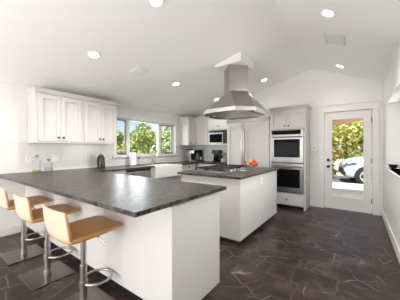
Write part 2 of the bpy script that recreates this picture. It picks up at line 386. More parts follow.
MB().box(-3.12, -3.00, 5.035, 5.05, 1.90, 1.912).box(-3.12, -3.11, 5.04, 5.06, 1.90, 1.912).box(-3.01, -3.0, 5.04, 5.06, 1.90, 1.912).build('handle', M_knob, d)
MB().prism([(-3.403, 5.06, 2.135), (-2.702, 5.06, 2.135), (-2.702, CBK, 2.135), (-3.403, CBK, 2.135)], [(-3.403, 5.03, 2.195), (-2.702, 5.03, 2.195), (-2.702, CBK, 2.195), (-3.403, CBK, 2.195)]).build('crown', M_cab, t)
t = thing('microwave', 'built-in microwave with dark glass door in the back wall cabinet', 'microwave', (-3.05, 5.2, 1.417))
MB().box(-3.375, -2.73, 5.10, 5.375, 1.417, 1.79).build('body', M_steel, t)
MB().box(-3.375, -2.73, 5.085, 5.10, 1.735, 1.785).build('vent_slot', M_black, t)
d = MB().box(-3.375, -2.93, 5.075, 5.10, 1.43, 1.73).build('door', M_steel, t)
MB().box(-3.35, -2.95, 5.071, 5.076, 1.46, 1.69).build('glass', M_ovglass, d)
MB().box(-2.925, -2.73, 5.075, 5.10, 1.43, 1.73).build('control_panel', M_black, t)

# ------------------------------------------------------------------ base cabinets and worktop
TOE, CB = .10, .885
def base_x(name, y0, y1, label, fronts):
    """base cabinet on the window wall, front to +X"""
    xf = -3.59
    t = thing(name, label, 'cabinet', ((CL+xf)/2, (y0+y1)/2, 0))
    MB().box(CL, xf, y0, y1, TOE, CB).build('body', M_cab, t); MB().box(CL, xf-.06, y0, y1, 0, TOE).build('toe_kick', M_black, t)
    for f in fronts: (shaker if f[0] == 'door' else slab)(f[0], (xf, 0, 0), UY, UX, f[1], f[2], f[3], f[4], t, f[5])
    return t
base_x('base_cabinet', 1.81, 2.52, 'white base cabinet between the peninsula and the dishwasher', [('drawer', 1.88, 2.51, .73, .87, (2.2, .80)), ('door', 1.88, 2.51, .12, .71, (2.45, .65))])
t = thing('dishwasher', 'stainless steel dishwasher beside the white farmhouse sink', 'dishwasher', (-3.9, 2.83, 0))
MB().box(CL+.02, -3.60, 2.53, 3.13, .0, CB-.005).build('body', M_steeldk, t)
d = MB().box(-3.60, -3.572, 2.535, 3.125, .11, .825).build('door', M_steel, t, bevel=.004)
MB().tube([(-3.575, 2.60, .79), (-3.535, 2.60, .79), (-3.535, 3.06, .79), (-3.575, 3.06, .79)], .011).build('handle', M_chrome, d, smooth='auto')
MB().box(-3.60, -3.572, 2.535, 3.125, .835, .872).build('control_panel', M_black, t)
t = thing('sink_cabinet', 'white cabinet carrying the farmhouse sink under the window', 'cabinet', (-3.9, 3.62, 0))
MB().box(CL, -3.59, 3.14, 4.10, TOE, .63).box(CL, -3.59, 3.14, 3.19, .63, CB).box(CL, -3.59, 4.07, 4.10, .63, CB).build('body', M_cab, t); MB().box(CL, -3.65, 3.14, 4.10, 0, TOE).build('toe_kick', M_black, t)
for a, b, k in ((3.15, 3.615, 3.57), (3.62, 4.09, 3.66)): shaker('door', (-3.59, 0, 0), UY, UX, a, b, .12, .60, t, (k, .55))
base_x('base_cabinet', 4.11, 4.78, 'white base cabinet right of the farmhouse sink in the corner', [('drawer', 4.12, 4.74, .73, .87, (4.40, .80)), ('door', 4.12, 4.74, .12, .71, (4.17, .65))])
t = thing('base_cabinet', 'white base cabinet with a drawer on the back wall below the coffee machine', 'cabinet', (-3.3, 5.1, 0))
MB().box(-3.585, -2.70, 4.80, CBK, TOE, CB).build('body', M_cab, t); MB().box(-3.585, -2.70, 4.86, CBK, 0, TOE).build('toe_kick', M_black, t)
for a, b in ((-3.50, -3.11), (-3.10, -2.71)):
    slab('drawer', (0, 4.80, 0), UX, -UY, a, b, .73, .87, t, ((a+b)/2, .80)); shaker('door', (0, 4.80, 0), UX, -UY, a, b, .12, .71, t, (b-.05, .65))

# peninsula
t = thing('peninsula_base', 'white panelled peninsula base behind the three bar stools', 'peninsula', (-2.6, 1.45, 0))
MB().box(CL, -1.07, 1.12, 1.77, .09, CB).build('body', M_panel, t)
MB().box(CL, -1.13, 1.15, 1.75, 0, .09).build('toe_kick', M_black, t)
MB().box(-1.07, -1.058, 1.12, 1.775, .012, CB-.02).build('end_panel', M_panel, t, bevel=.003)
# continuous worktop
wt = MB(); z0, z1 = .885, .915
wt.box(XL, -1.03, .785, 1.86, z0, z1).box(XL, -3.53, 1.86, 3.20, z0, z1).box(XL, -4.06, 3.20, 4.06, z0, z1).box(XL, -3.53, 4.06, YB, z0, z1).box(-3.53, -2.70, 4.76, YB, z0, z1)
tag(wt.build('countertop', M_gran), 'continuous dark granite worktop on the peninsula and along the window wall', 'countertop')
# farmhouse sink
t = thing('farmhouse_sink', 'white apron-front farmhouse sink under the window', 'sink', (-3.78, 3.63, .65))
sk = MB(); ya, yb = 3.204, 4.056; xa, xb = -4.055, -3.49; w = .025
sk.box(xa, xb, ya, yb, .64, .665).box(xa, xa+w, ya, yb, .665, .90).box(xb-w, xb, ya, yb, .665, .905).box(xa+w, xb-w, ya, ya+w, .665, .90).box(xa+w, xb-w, yb-w, yb, .665, .90)
sk.build('basin', M_porc, t, bevel=.006)
MB().cyl((-3.8, 3.63, .665), .045, .005).build('drain', M_chrome, t)
t = thing('faucet', 'chrome gooseneck faucet standing behind the farmhouse sink', 'faucet', (-4.13, 3.66, .915))
MB().cyl((-4.13, 3.66, .915), .027, .05).build('base', M_chrome, t, smooth='auto')
pts = [(-4.13, 3.66, .95), (-4.13, 3.66, 1.27)]+[(-4.13+.09-.09*math.cos(a), 3.66, 1.27+.09*math.sin(a)) for a in [PI*i/8 for i in range(1, 9)]]+[(-3.95, 3.66, 1.17)]
MB().tube(pts, .012).build('spout', M_chrome, t, smooth=True)
MB().cyl((-3.95, 3.66, 1.10), .017, .08).build('spray_head', M_chrome, t, smooth='auto')
MB().tube([(-4.13, 3.685, .95), (-4.13, 3.74, .97), (-4.12, 3.78, 1.02)], .007).build('lever', M_chrome, t, smooth='auto')

# island
t = thing('island_base', 'white island cabinet in the middle of the kitchen under the hood', 'island', (-1.74, 3.4, 0))
MB().box(-2.25, -1.25, 2.60, 4.20, .065, CB).build('body', M_panel, t)
MB().box(-2.20, -1.31, 2.645, 4.16, 0, .065).build('toe_kick', M_steeldk, t)
MB().box(-1.25, -1.238, 2.60, 4.20, .065, CB-.005).build('end_panel', M_panel, t, bevel=.003)
o = MB().box(-1.238, -1.231, 3.345, 3.415, .72, .83).build('outlet', M_white, t); MB().box(-1.231, -1.229, 3.365, 3.395, .75, .80).build('socket', M_vent, o)
tag(MB().box(-2.30, -1.20, 2.55, 4.25, .885, .915).build('countertop', M_gran, bevel=.003), 'dark granite top of the kitchen island under the cooktop', 'countertop')
t = thing('gas_cooktop', 'stainless gas cooktop with black iron grates set into the island top', 'cooktop', (-1.86, 3.35, .915))
cx0, cx1, cy0, cy1 = -2.20, -1.60, 2.85, 3.82
MB().box(cx0, cx1, cy0, cy1, .915, .924).build('plate', M_steel, t, bevel=.003)
for i in range(3):
    a = cy0+.02+i*.312; b = a+.30; g = MB(); xs0, xs1 = cx0+.015, cx1-.065
    z0, z1 = .955, .975
    for x in (xs0, xs1-.014): g.box(x, x+.014, a, b, z0, z1)
    for y in (a, b-.014, (a+b)/2-.007): g.box(xs0, xs1, y, y+.014, z0, z1)
    for x in (xs0+.12, (xs0+xs1)/2, xs1-.13): g.box(x, x+.012, a, b, z0, z1)
    for x in (xs0, xs1-.014):
        for y in (a, b-.014): g.box(x, x+.014, y, y+.014, .924, z0)
    g.build('grate', M_iron, t)
    for x in ((xs0+.13, xs1-.13) if i != 1 else ((xs0+xs1)/2,)):
        MB().lathe([(.055, 0), (.055, .008), (.035, .012), (.035, .022), (0, .022)], (x, (a+b)/2, .924)).build('burner', M_black, t, smooth='auto')
for i in range(5): MB().lathe([(.022, 0), (.02, .028), (0, .028)], (cx1-.033, cy0+.25+i*.115, .924)).build('control_knob', M_steel, t, smooth='auto')

# range hood
t = thing('range_hood', 'stainless steel island hood with a square chimney over the cooktop', 'hood', (HX, HY, 1.885))
H, c_ = .52, .235
octo = lambda hh, cc, z: [(HX-hh+cc, HY-hh, z), (HX+hh-cc, HY-hh, z), (HX+hh, HY-hh+cc, z), (HX+hh, HY+hh-cc, z), (HX+hh-cc, HY+hh, z), (HX-hh+cc, HY+hh, z), (HX-hh, HY+hh-cc, z), (HX-hh, HY-hh+cc, z)]
zr0, zr1, zch = 1.885, 1.945, 2.285
CX, CY, q = HX+.03, HY, .236
ch8 = [(CX, CY-q), (CX, CY-q), (CX+q, CY), (CX+q, CY), (CX, CY+q), (CX, CY+q), (CX-q, CY), (CX-q, CY)]
rim = MB(); o1, o2, i1 = octo(H, c_, zr0), octo(H, c_, zr1), octo(H-.03, c_-.01, zr0)
i2 = octo(H-.03, c_-.01, zr0+.04)
def ring(mb, a, b): 
    for i in range(len(a)): j = (i+1) % len(a); mb.poly([a[i], a[j], b[j], b[i]])
ring(rim, o1, o2); ring(rim, o1, i1); ring(rim, i1, i2)
o3 = octo(H-.012, c_-.005, zr1); ring(rim, o2, o3)
rim.build('rim', M_chrome, t)
cn_ = MB(); top = [(x, y, zch) for x, y in ch8]
for i in range(8):
    j = (i+1) % 8
    if (Vector(top[i])-Vector(top[j])).length < 1e-5: cn_.poly([o3[i], o3[j], top[i]])
    else: cn_.poly([o3[i], o3[j], top[j], top[i]])
cn_.build('canopy', M_steel, t)
dq = [(CX, CY-q), (CX+q, CY), (CX, CY+q), (CX-q, CY)]
MB().prism([(x, y, zch-.01) for x, y in dq], [(x, y, zb+.003) for x, y in dq]).build('chimney', M_steel, t)
MB().prism([(x, y, zr0+.035) for x, y, z in i2], [(x, y, zr0+.045) for x, y, z in i2]).build('underside', M_steeldk, t)
for k in (-1, 0, 1): MB().box(HX-.36, HX+.36, HY+k*.24-.11, HY+k*.24+.11, zr0+.018, zr0+.034).build('filter', M_steel, t, bevel=.004)
for sx in (-1, 1): MB().cyl((HX+sx*.42, HY, zr0+.022), .035, .012).build('lamp', M_white, t)

# refrigerator
YO = 4.88
t = thing('refrigerator', 'wide built-in refrigerator with white panel doors and a steel top grille', 'refrigerator', (-2.16, 5.1, 0))
MB().box(-2.70, -1.60, YO+.02, CBK, 0, 1.93).build('body', M_cab, t)
MB().box(-2.70, -1.60, YO-.005, CBK, 1.93, 2.02).build('top_grille', M_steel, t)
for u0, u1, hx in ((-2.68, -2.29, -2.265), (-2.20, -1.61, -2.215)):
    d = shaker('door', (0, YO+.02, 0), UX, -UY, u0, u1, .10, 1.91, t, None, rail=.07)
    MB().tube([(hx, YO, .55), (hx, YO-.045, .55), (hx, YO-.045, 1.75), (hx, YO, 1.75)], .013).build('handle', M_steel, d, smooth='auto')
MB().box(-2.285, -2.205, YO, YO+.03, .10, 1.91).build('center_strip', M_steel, t)
t = thing('over_refrigerator_cabinet', 'white wall panel cabinet on top of the refrigerator', 'cabinet', (-2.15, 5.2, 2.02))
MB().box(-2.70, -1.60, 5.0, CBK, 2.022, 2.195).build('body', M_cab, t)
slab('door', (0, 5.0, 0), UX, -UY, -2.69, -1.61, 2.03, 2.185, t)

# oven tower
t = thing('oven_cabinet', 'tall white cabinet housing the two steel ovens', 'cabinet', (-1.22, 5.1, 0))
ox0, ox1 = -1.59, -.855
MB().box(ox0, ox0+.035, YO, CBK, .0, 2.135).box(ox1-.035, ox1, YO, CBK, .0, 2.135).box(ox0+.035, ox1-.035, YO, CBK, 1.70, 2.135).box(ox0+.035, ox1-.035, YO, CBK, .07, .335).box(ox0+.035, ox1-.035, CBK-.03, CBK, .335, 1.70).build('body', M_cab, t)
MB().box(ox0+.035, ox1-.035, YO+.05, CBK, 0, .07).build('toe_kick', M_black, t)
MB().prism([(ox0, YO-.01, 2.135), (ox1+.005, YO-.01, 2.135), (ox1+.005, CBK, 2.135), (ox0, CBK, 2.135)], [(ox0-.01, YO-.045, 2.195), (ox1+.04, YO-.045, 2.195), (ox1+.04, CBK, 2.195), (ox0-.01, CBK, 2.195)]).build('crown', M_cab, t)
mid = (ox0+ox1)/2
shaker('door', (0, YO, 0), UX, -UY, ox0+.02, mid-.002, 1.72, 2.11, t, (mid-.04, 1.775))
shaker('door', (0, YO, 0), UX, -UY, mid+.002, ox1-.02, 1.72, 2.11, t, (mid+.04, 1.775))
slab('drawer', (0, YO, 0), UX, -UY, ox0+.03, ox1-.03, .09, .31, t, (mid, .20))
def oven(name, label, z0, z1, wz0, wz1, zh, panel):
    t = thing(name, label, 'oven', (mid, YO+.2, z0)); a, b = ox0+.037, ox1-.037
    MB().box(a, b, YO, CBK-.05, z0, z1).build('body', M_steeldk, t)
    top = z1-.004
    if panel:
        cp = MB().box(a, b, YO-.022, YO, panel, z1-.004).build('control_panel', M_ovst, t)
        MB().box(a+.012, b-.05, YO-.025, YO-.022, panel+.004, z1-.008).build('display', M_ovglass, cp); top = panel-.006
    d = MB().box(a, b, YO-.024, YO, z0+.004, top).build('door', M_ovst, t, bevel=.003)
    MB().box(a+.06, b-.07, YO-.028, YO-.024, wz0, wz1).build('glass', M_ovglass, d)
    MB().tube([(a+.04, YO-.024, zh), (a+.04, YO-.07, zh), (b-.04, YO-.07, zh), (b-.04, YO-.024, zh)], .013).build('handle', M_steel, d, smooth='auto')
oven('upper_oven', 'upper stainless steel oven with a control strip above its door', .985, 1.69, 1.10, 1.49, 1.535, 1.59)
oven('lower_oven', 'lower stainless steel oven above the white drawer', .345, .975, .46, .845, .90, None)

# ------------------------------------------------------------------ bar stools
def make_stool(x, y, label):
    t = thing('bar_stool', label, 'stool', (x, y, 0), 'tan bar stools at the peninsula')
    MB().box(-.2, .2, -.19, .19, .001, .012).build('base_plate', M_plate, t, bevel=.003, local=True)
    MB().lathe([(0, .012), (.034, .012), (.034, .05), (.027, .056), (.027, .34), (.022, .345), (.022, .59), (0, .59)]).build('pole', M_steel, t, smooth='auto', local=True)
    r = .115; pts = [(r*math.sin(a), r-r*math.cos(a), .185) for a in [2*PI*i/28 for i in range(28)]]
    MB().tube(pts, .011, closed=True).build('foot_ring', M_steel, t, smooth=True, local=True)
    MB().cyl((0, 0, .16), .034, .05).build('ring_collar', M_steel, t, smooth='auto', local=True)
    MB().cyl((0, 0, .575), .07, .025).build('swivel_mount', M_steeldk, t, smooth='auto', local=True)
    MB().tube([(.03, .02, .583), (.09, .06, .58), (.14, .09, .53), (.155, .1, .495)], .008).build('lever', M_chrome, t, smooth='auto', local=True)
    # shell: one profile, cut at the bend into seat and back
    def shell(name, prof, wid, th, crown, lm):
        rows_t, rows_b = [], []
        n = 8
        for i, (yy, zz) in enumerate(prof):
            a = prof[max(i-1, 0)]; b = prof[min(i+1, len(prof)-1)]
            ty, tz = b[0]-a[0], b[1]-a[1]; l = math.hypot(ty, tz); ny, nz = -tz/l, ty/l
            if nz < -.01: ny, nz = -ny, -nz
            rt, rb = [], []
            for k in range(n+1):
                s = -1+2*k/n; xx = s*wid[i]
                cv = crown*(s*s)
                rt.append((xx, yy+ny*(th[i]+cv), zz+nz*(th[i]+cv))); rb.append((xx, yy+ny*cv, zz+nz*cv))
            rows_t.append(rt); rows_b.append(rb)
        m = MB(); m.grid(rows_t); m.grid(rows_b)
        for rr, ss in zip((rows_t[0], rows_t[-1]), (rows_b[0], rows_b[-1])): m.grid([rr, ss])
        for k in (0, n): m.grid([[r[k] for r in rows_t], [r[k] for r in rows_b]])
        bmesh.ops.remove_doubles(m.bm, verts=m.bm.verts, dist=1e-5)
        return m.build(name, lm, t, subsurf=2, smooth=True, local=True)
    shell('seat', [(-.205, .615), (-.19, .602), (-.12, .598), (-.02, .600), (.08, .606), (.16, .613), (.225, .622), (.243, .626)], [.19, .205, .212, .212, .212, .21, .20, .185], [.03, .038, .045, .046, .044, .04, .03, .02], .006, M_tan)
    shell('backrest', [(-.200, .612), (-.212, .635), (-.222, .68), (-.230, .74), (-.238, .80), (-.242, .832), (-.243, .843)], [.195, .205, .212, .213, .208, .198, .18], [.034, .036, .034, .03, .027, .024, .016], .018, M_tan)
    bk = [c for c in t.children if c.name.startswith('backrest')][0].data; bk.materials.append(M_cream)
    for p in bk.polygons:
        if p.normal.y < -.6: p.material_index = 1       # paler tone on the rear face
    return t
st = make_stool(-1.80, .865, 'tan leather bar stool nearest the free end of the peninsula')
dup(st, (-2.55, .865, 0), 'tan leather bar stool in the middle of the row of three')
dup(st, (-3.28, .865, 0), 'tan leather bar stool nearest the wall, cut by the left picture edge')

# ------------------------------------------------------------------ things on the worktops
ZT = .9155
def decanter(x, y, s, label, hh):
    t = thing('decanter', label, 'decanter', (x, y, ZT), 'glass decanters on the worktop')
    w_ = .042*s
    m = MB(); sq = lambda r, z: [(x-r, y-r, z), (x+r, y-r, z), (x+r, y+r, z), (x-r, y+r, z)]
    prof = [(w_, ZT), (w_, ZT+hh*.6), (w_*.85, ZT+hh*.68), (.016, ZT+hh*.76), (.014, ZT+hh*.86), (.02, ZT+hh*.87)]
    rows = [sq(r, z) for r, z in prof]
    m.poly(rows[0])
    for a, b in zip(rows, rows[1:]): ring(m, a, b)
    m.build('bottle', M_glass, t)
    MB().box(x-w_*.9, x+w_*.9, y-w_*.9, y+w_*.9, ZT+.003, ZT+(.035 if hh > .22 else .06)).build('liquor', M_liq if hh > .22 else M_clear, t)
    MB().lathe([(.012, hh*.85), (.013, hh*.9), (.024, hh*.91), (.026, hh*.98), (.018, hh), (0, hh)], (x, y, ZT)).build('stopper', M_steeldk, t, smooth='auto')
M_liq = thin_glass('amber_liquor', (.86, .76, .52)); M_clear = thin_glass('clear_liquor', (.86, .87, .88))
decanter(-4.06, 1.235, 1.15, 'taller square glass decanter with dark stopper and a little amber liquor', .27)
decanter(-4.06, 1.395, 1.1, 'shorter square glass decanter with dark stopper beside the taller one', .20)
M_ketl = mat('black_steel', (.06, .058, .056), .25, .6)
t = thing('kettle', 'small black and steel electric kettle on the worktop left of the window', 'kettle', (-4.03, 2.27, ZT))
kx, ky = -4.03, 2.27
MB().cyl((kx, ky, ZT), .078, .02).build('base', M_black, t, smooth='auto')
MB().lathe([(0, .02), (.07, .02), (.072, .08), (.066, .16), (.056, .205), (.05, .22), (0, .225)], (kx, ky, ZT)).build('body', M_ketl, t, smooth='auto')
MB().lathe([(.053, .218), (.05, .235), (.025, .25), (.012, .252), (.014, .27), (0, .272)], (kx, ky, ZT)).build('lid', M_black, t, smooth='auto')
MB().tube([(kx+.01, ky-.05, ZT+.215), (kx+.03, ky-.08, ZT+.21), (kx+.03, ky-.088, ZT+.15), (kx+.03, ky-.08, ZT+.07), (kx+.01, ky-.06, ZT+.05)], .012).build('handle', M_black, t, smooth=True)
MB().tube([(kx, ky+.055, ZT+.15), (kx, ky+.085, ZT+.19), (kx, ky+.095, ZT+.205)], [.02, .014, .011]).build('spout', M_steel, t, smooth='auto')
t = thing('paper_towel_holder', 'white paper towel roll standing upright in front of the window', 'paper towel', (-4.06, 3.03, ZT))
MB().cyl((-4.06, 3.03, ZT), .085, .012).build('base', M_steel, t, smooth='auto')
MB().cyl((-4.06, 3.03, ZT+.012), .078, .28, seg=28).build('paper_roll', M_paper, t, smooth='auto')
MB().lathe([(.008, 0), (.008, .02), (.014, .028), (0, .038)], (-4.06, 3.03, ZT+.292)).build('finial', M_steel, t, smooth='auto')
t = thing('soap_bottle', 'small dark soap pump bottle under the window sill', 'soap bottle', (-4.11, 3.24, ZT))
MB().lathe([(0, 0), (.028, 0), (.028, .10), (.012, .12), (.012, .135), (0, .135)], (-4.11, 3.24, ZT)).build('bottle', M_glass, t, smooth='auto')
MB().lathe([(.014, .135), (.014, .155), (.005, .158), (.005, .18), (0, .18)], (-4.11, 3.24, ZT)).box(-4.12, -4.06, 3.233, 3.247, ZT+.175, ZT+.187).build('pump', M_black, t)
# coffee machine
t = thing('espresso_machine', 'silver and black coffee machine in the far corner of the worktop', 'coffee machine', (-3.93, 5.0, ZT))
ex0, ex1, ey0, ey1 = -4.10, -3.78, 4.90, 5.12
MB().box(ex0, ex1-.12, ey0, ey1, ZT, ZT+.33).box(ex1-.12, ex1, ey0, ey1, ZT+.23, ZT+.33).box(ex1-.12, ex1, ey0, ey1, ZT, ZT+.035).build('body', M_steel, t, bevel=.012)
MB().box(ex1-.125, ex1-.115, ey0+.03, ey1-.03, ZT+.05, ZT+.22).build('brew_bay', M_black, t)
MB().box(ex1, ex1+.006, ey0+.03, ey1-.03, ZT+.24, ZT+.315).build('display', M_ovglass, t)
MB().box(ex1-.08, ex1-.03, ey0+.07, ey1-.07, ZT+.18, ZT+.23).build('coffee_spout', M_black, t)
MB().box(ex0+.02, ex1-.14, ey0+.02, ey1-.02, ZT+.33, ZT+.36).build('hopper', M_black, t)
t = thing('coffee_grinder', 'black coffee grinder standing right of the silver coffee machine', 'coffee grinder', (-3.82, 5.25, ZT))
gx, gy = -3.80, 5.24
MB().lathe([(0, 0), (.07, 0), (.07, .03), (.045, .05), (.045, .17), (.065, .20), (.065, .25), (0, .25)], (gx, gy, ZT)).build('body', M_black, t, smooth='auto')
MB().lathe([(.05, .25), (.07, .32), (.07, .34), (0, .345)], (gx, gy, ZT)).build('hopper', M_ovglass, t, smooth='auto')
MB().tube([(gx+.04, gy-.02, ZT+.2), (gx+.10, gy-.03, ZT+.19), (gx+.11, gy-.03, ZT+.12), (gx+.05, gy-.02, ZT+.08)], .01).build('handle', M_black, t, smooth=True)
MB().lathe([(0, .05), (.03, .05), (.035, .1), (.03, .13), (0, .13)], (gx+.055, gy-.055, ZT)).build('cup', M_steel, t, smooth='auto')
t = thing('drip_coffee_maker', 'black coffee maker below the microwave beside the glass jar', 'coffee maker', (-3.2, 5.24, ZT))
bx0, bx1 = -3.30, -3.10
MB().box(bx0, bx1, 5.20, 5.36, ZT, ZT+.33).box(bx0, bx1, 5.10, 5.20, ZT+.23, ZT+.34).box(bx0, bx1, 5.08, 5.20, ZT, ZT+.03).build('body', M_black, t, bevel=.015)
MB().lathe([(0, .03), (.05, .03), (.06, .10), (.045, .17), (.045, .185), (0, .185)], (-3.2, 5.14, ZT)).build('carafe', M_ovglass, t, smooth='auto')
MB().tube([(-3.25, 5.12, ZT+.17), (-3.29, 5.09, ZT+.16), (-3.29, 5.09, ZT+.08), (-3.25, 5.12, ZT+.06)], .008).build('carafe_handle', M_steel, t, smooth=True)
t = thing('glass_jar', 'pale teal glass jar with a dark lid beside the black coffee maker', 'jar', (-2.97, 5.2, ZT))
MB().lathe([(0, 0), (.085, 0), (.09, .03), (.09, .16), (.07, .19), (.07, .21)], (-2.96, 5.2, ZT), seg=24).build('body', M_teal, t, smooth='auto')
MB().lathe([(.074, .205), (.074, .235), (.02, .24), (.02, .265), (0, .267)], (-2.96, 5.2, ZT), seg=24).build('lid', M_steeldk, t, smooth='auto')
MB().lathe([(0, .004), (.082, .004), (.086, .03), (.086, .10), (0, .11)], (-2.96, 5.2, ZT), seg=24).build('filling', mat('pale_filling', (.55, .62, .60), .8), t, smooth='auto')

# fruit bowl on the island
fx, fy = -1.46, 3.52
t = thing('fruit_bowl', 'footed clear glass bowl holding fruit on the island', 'bowl', (fx, fy, ZT))
MB().lathe([(0, 0), (.062, 0), (.062, .006), (.02, .016), (.014, .03), (.018, .045), (.04, .052)], (fx, fy, ZT), seg=24).build('foot', M_glass, t, smooth='auto')
MB().lathe([(0, .05), (.05, .055), (.095, .08), (.112, .12), (.116, .155), (.112, .155), (.108, .12), (.09, .085), (.05, .06), (0, .056)], (fx, fy, ZT), seg=24).build('bowl', M_glass, t, smooth='auto')
M_or, M_rd, M_yl = mat('orange_peel', (.85, .30, .06), .45), mat('apple_red', (.62, .08, .05), .3), mat('peach_skin', (.85, .45, .16), .6)
fr_ = [(-.045, -.04, .105, .036, M_or, 'orange', 'orange at the front left of the glass bowl'), (.045, -.035, .105, .036, M_rd, 'apple', 'red apple at the front right of the glass bowl'),
       (.0, .05, .105, .036, M_yl, 'peach', 'peach at the back of the glass bowl'), (-.058, .035, .11, .033, M_or, 'orange', 'orange at the back left of the glass bowl'),
       (.064, .035, .112, .033, M_rd, 'apple', 'red apple at the back right of the glass bowl'), (-.01, -.01, .155, .035, M_yl, 'peach', 'peach lying on top at the left of the fruit pile'), (.045, .0, .158, .034, M_rd, 'apple', 'red apple lying on top of the fruit pile')]
M_stem = mat('stem', (.12, .08, .03), .8)
for dx, dy, z, r, m, n, lab in fr_:
    o = thing(n, lab, 'fruit', (fx+dx, fy+dy, ZT+z-r), 'fruit in the glass bowl')
    prof = [(0, .12*r)]+[(r*math.sin(a)*(1.02 if n == 'apple' else 1), r-r*math.cos(a)*(.92 if n == 'apple' else .97)) for a in [PI*i/10 for i in range(1, 10)]]+[(0, 1.82*r)]
    MB().lathe(prof, (fx+dx, fy+dy, ZT+z-r), seg=16).build('flesh', m, o, smooth=True)
    MB().cyl((fx+dx, fy+dy, ZT+z+r*.8), .003, .012, seg=6).build('stem', M_stem, o)
t = thing('spoon_rest', 'pale green spoon rest beside the cooktop in front of the fruit bowl', 'spoon rest', (-1.5, 3.25, ZT))
MB().lathe([(0, 0), (.04, 0), (.058, .012), (.055, .014), (.035, .005), (0, .005)], (-1.51, 3.28, ZT)).build('dish', mat('celadon', (.52, .66, .52), .3), t, smooth='auto')
MB().box(-1.515, -1.495, 3.20, 3.235, ZT+.006, ZT+.014).build('handle', bpy.data.materials['celadon'], t, bevel=.003)
# dark planter on the right window sill
t = thing('planter', 'black half-round bowl on the right window sill', 'bowl', (.45, 4.42, RZ0))
MB().lathe([(0, 0), (.022, 0), (.025, .015), (.05, .035), (.062, .07), (.057, .07), (.042, .035), (0, .022)], (.45, 4.42, RZ0+.001), seg=24).build('bowl', M_black, t, smooth='auto')

# ------------------------------------------------------------------ wall plates, thermostat, ceiling fittings
def plate(name, label, o, u, n, w_, h__, kind):
    t = thing(name, label, 'wall plate' if name != 'thermostat' else 'thermostat', o)
    MB().obox(o, u, n, -w_/2, w_/2, 0, .006, -h__/2, h__/2).build('cover', M_white, t, bevel=.002)
    for k in ((-.022, .022) if kind == 'outlet' else (0,)):
        MB().obox(o, u, n, -.014, .014, .006, .010, k-.012 if kind == 'outlet' else -.03, k+.012 if kind == 'outlet' else .03).build('socket' if kind == 'outlet' else 'rocker', M_ventc if kind == 'outlet' else M_white, t)
xw = XL+.008
plate('outlet', 'white wall outlet left of the taller decanter', (xw, 1.165, 1.13), UY, UX, .075, .115, 'outlet')
plate('light_switch', 'white switch plate on the tiles right of the decanters', (xw, 1.56, 1.13), UY, UX, .12, .115, 'switch')
plate('outlet', 'white wall outlet left of the black kettle', (xw, 2.08, 1.12), UY, UX, .075, .115, 'outlet')
plate('light_switch', 'white light switch on the wall left of the glazed door', (-.72, YB, 1.05), UX, -UY, .075, .115, 'switch')
t = thing('thermostat', 'white thermostat box on the wall between the ovens and the door', 'thermostat', (-.745, YB, 1.27))
MB().box(-.825, -.69, YB-.05, YB, 1.24, 1.36).build('housing', M_white, t, bevel=.006)
MB().box(-.785, -.735, YB-.053, YB-.05, 1.29, 1.325).build('screen', M_vent, t)
sl_l = math.atan((ZRID-ZEL)/(XRID-XL)); sl_r = math.atan((ZER-ZRID)/(XR-XRID))
def on_ceiling(t, x): t.rotation_euler = (0, -(sl_l if x < XRID else sl_r), 0)
def downlight(x, y, label, power):
    z = zc(x); t = thing('ceiling_light', label, 'ceiling light', (x, y, z), 'recessed lights in the vaulted ceiling'); on_ceiling(t, x)
    MB().lathe([(.058, -.004), (.075, -.012), (.085, -.006), (.085, .0)], seg=28).build('trim_ring', M_white, t, smooth='auto', local=True)
    MB().lathe([(0, -.005), (.06, -.005)], seg=28).build('lens', M_glow, t, local=True)
    light('downlight_beam', 'SPOT', (x, y, z-.03), (0, 0, 0), power, (1, .965, .92), spot_size=math.radians(150), spot_blend=1, shadow_soft_size=.06)
DL = 52
for x, y, lab in ((-2.90, 1.53, 'round recessed light above the stools, nearest the left wall'), (-1.72, 1.575, 'round recessed light cut by the top picture edge'),
                  (-2.89, 3.17, 'round recessed light above the window side of the island'), (-1.71, 4.83, 'round recessed light right of the hood chimney before the ovens'),
                  (-2.92, 4.76, 'round recessed light seen just left of the hood canopy'), (-.27, 2.876, 'larger looking round recessed light on the right ceiling slope'),
                  (-.26, 4.83, 'round recessed light on the right ceiling slope near the door')):
    downlight(x, y, lab, DL if y < 4 else DL*.17)
def vent(x, y, sx, sy, label, m, grid=False):
    t = thing('ceiling_vent', label, 'vent', (x, y, zc(x))); on_ceiling(t, x)
    MB().box(-sx/2, sx/2, -sy/2, sy/2, -.008, 0).build('plate', m, t, local=True)
    for i in range(7):
        y_ = -sy/2+.03+i*(sy-.06)/6; MB().box(-sx/2+.02, sx/2-.02, y_-.006, y_+.006, -.016, -.008).build('slat', m, t, local=True)
vent(-2.886, 2.29, .24, .24, 'white square ceiling speaker vent between the two lights on the left slope', M_ventw)
vent(-3.86, 3.585, .12, .34, 'white ceiling register above the sink window', M_ventw)
vent(-.25, 3.60, .26, .36, 'grey slatted ceiling register on the right slope', M_ventc)

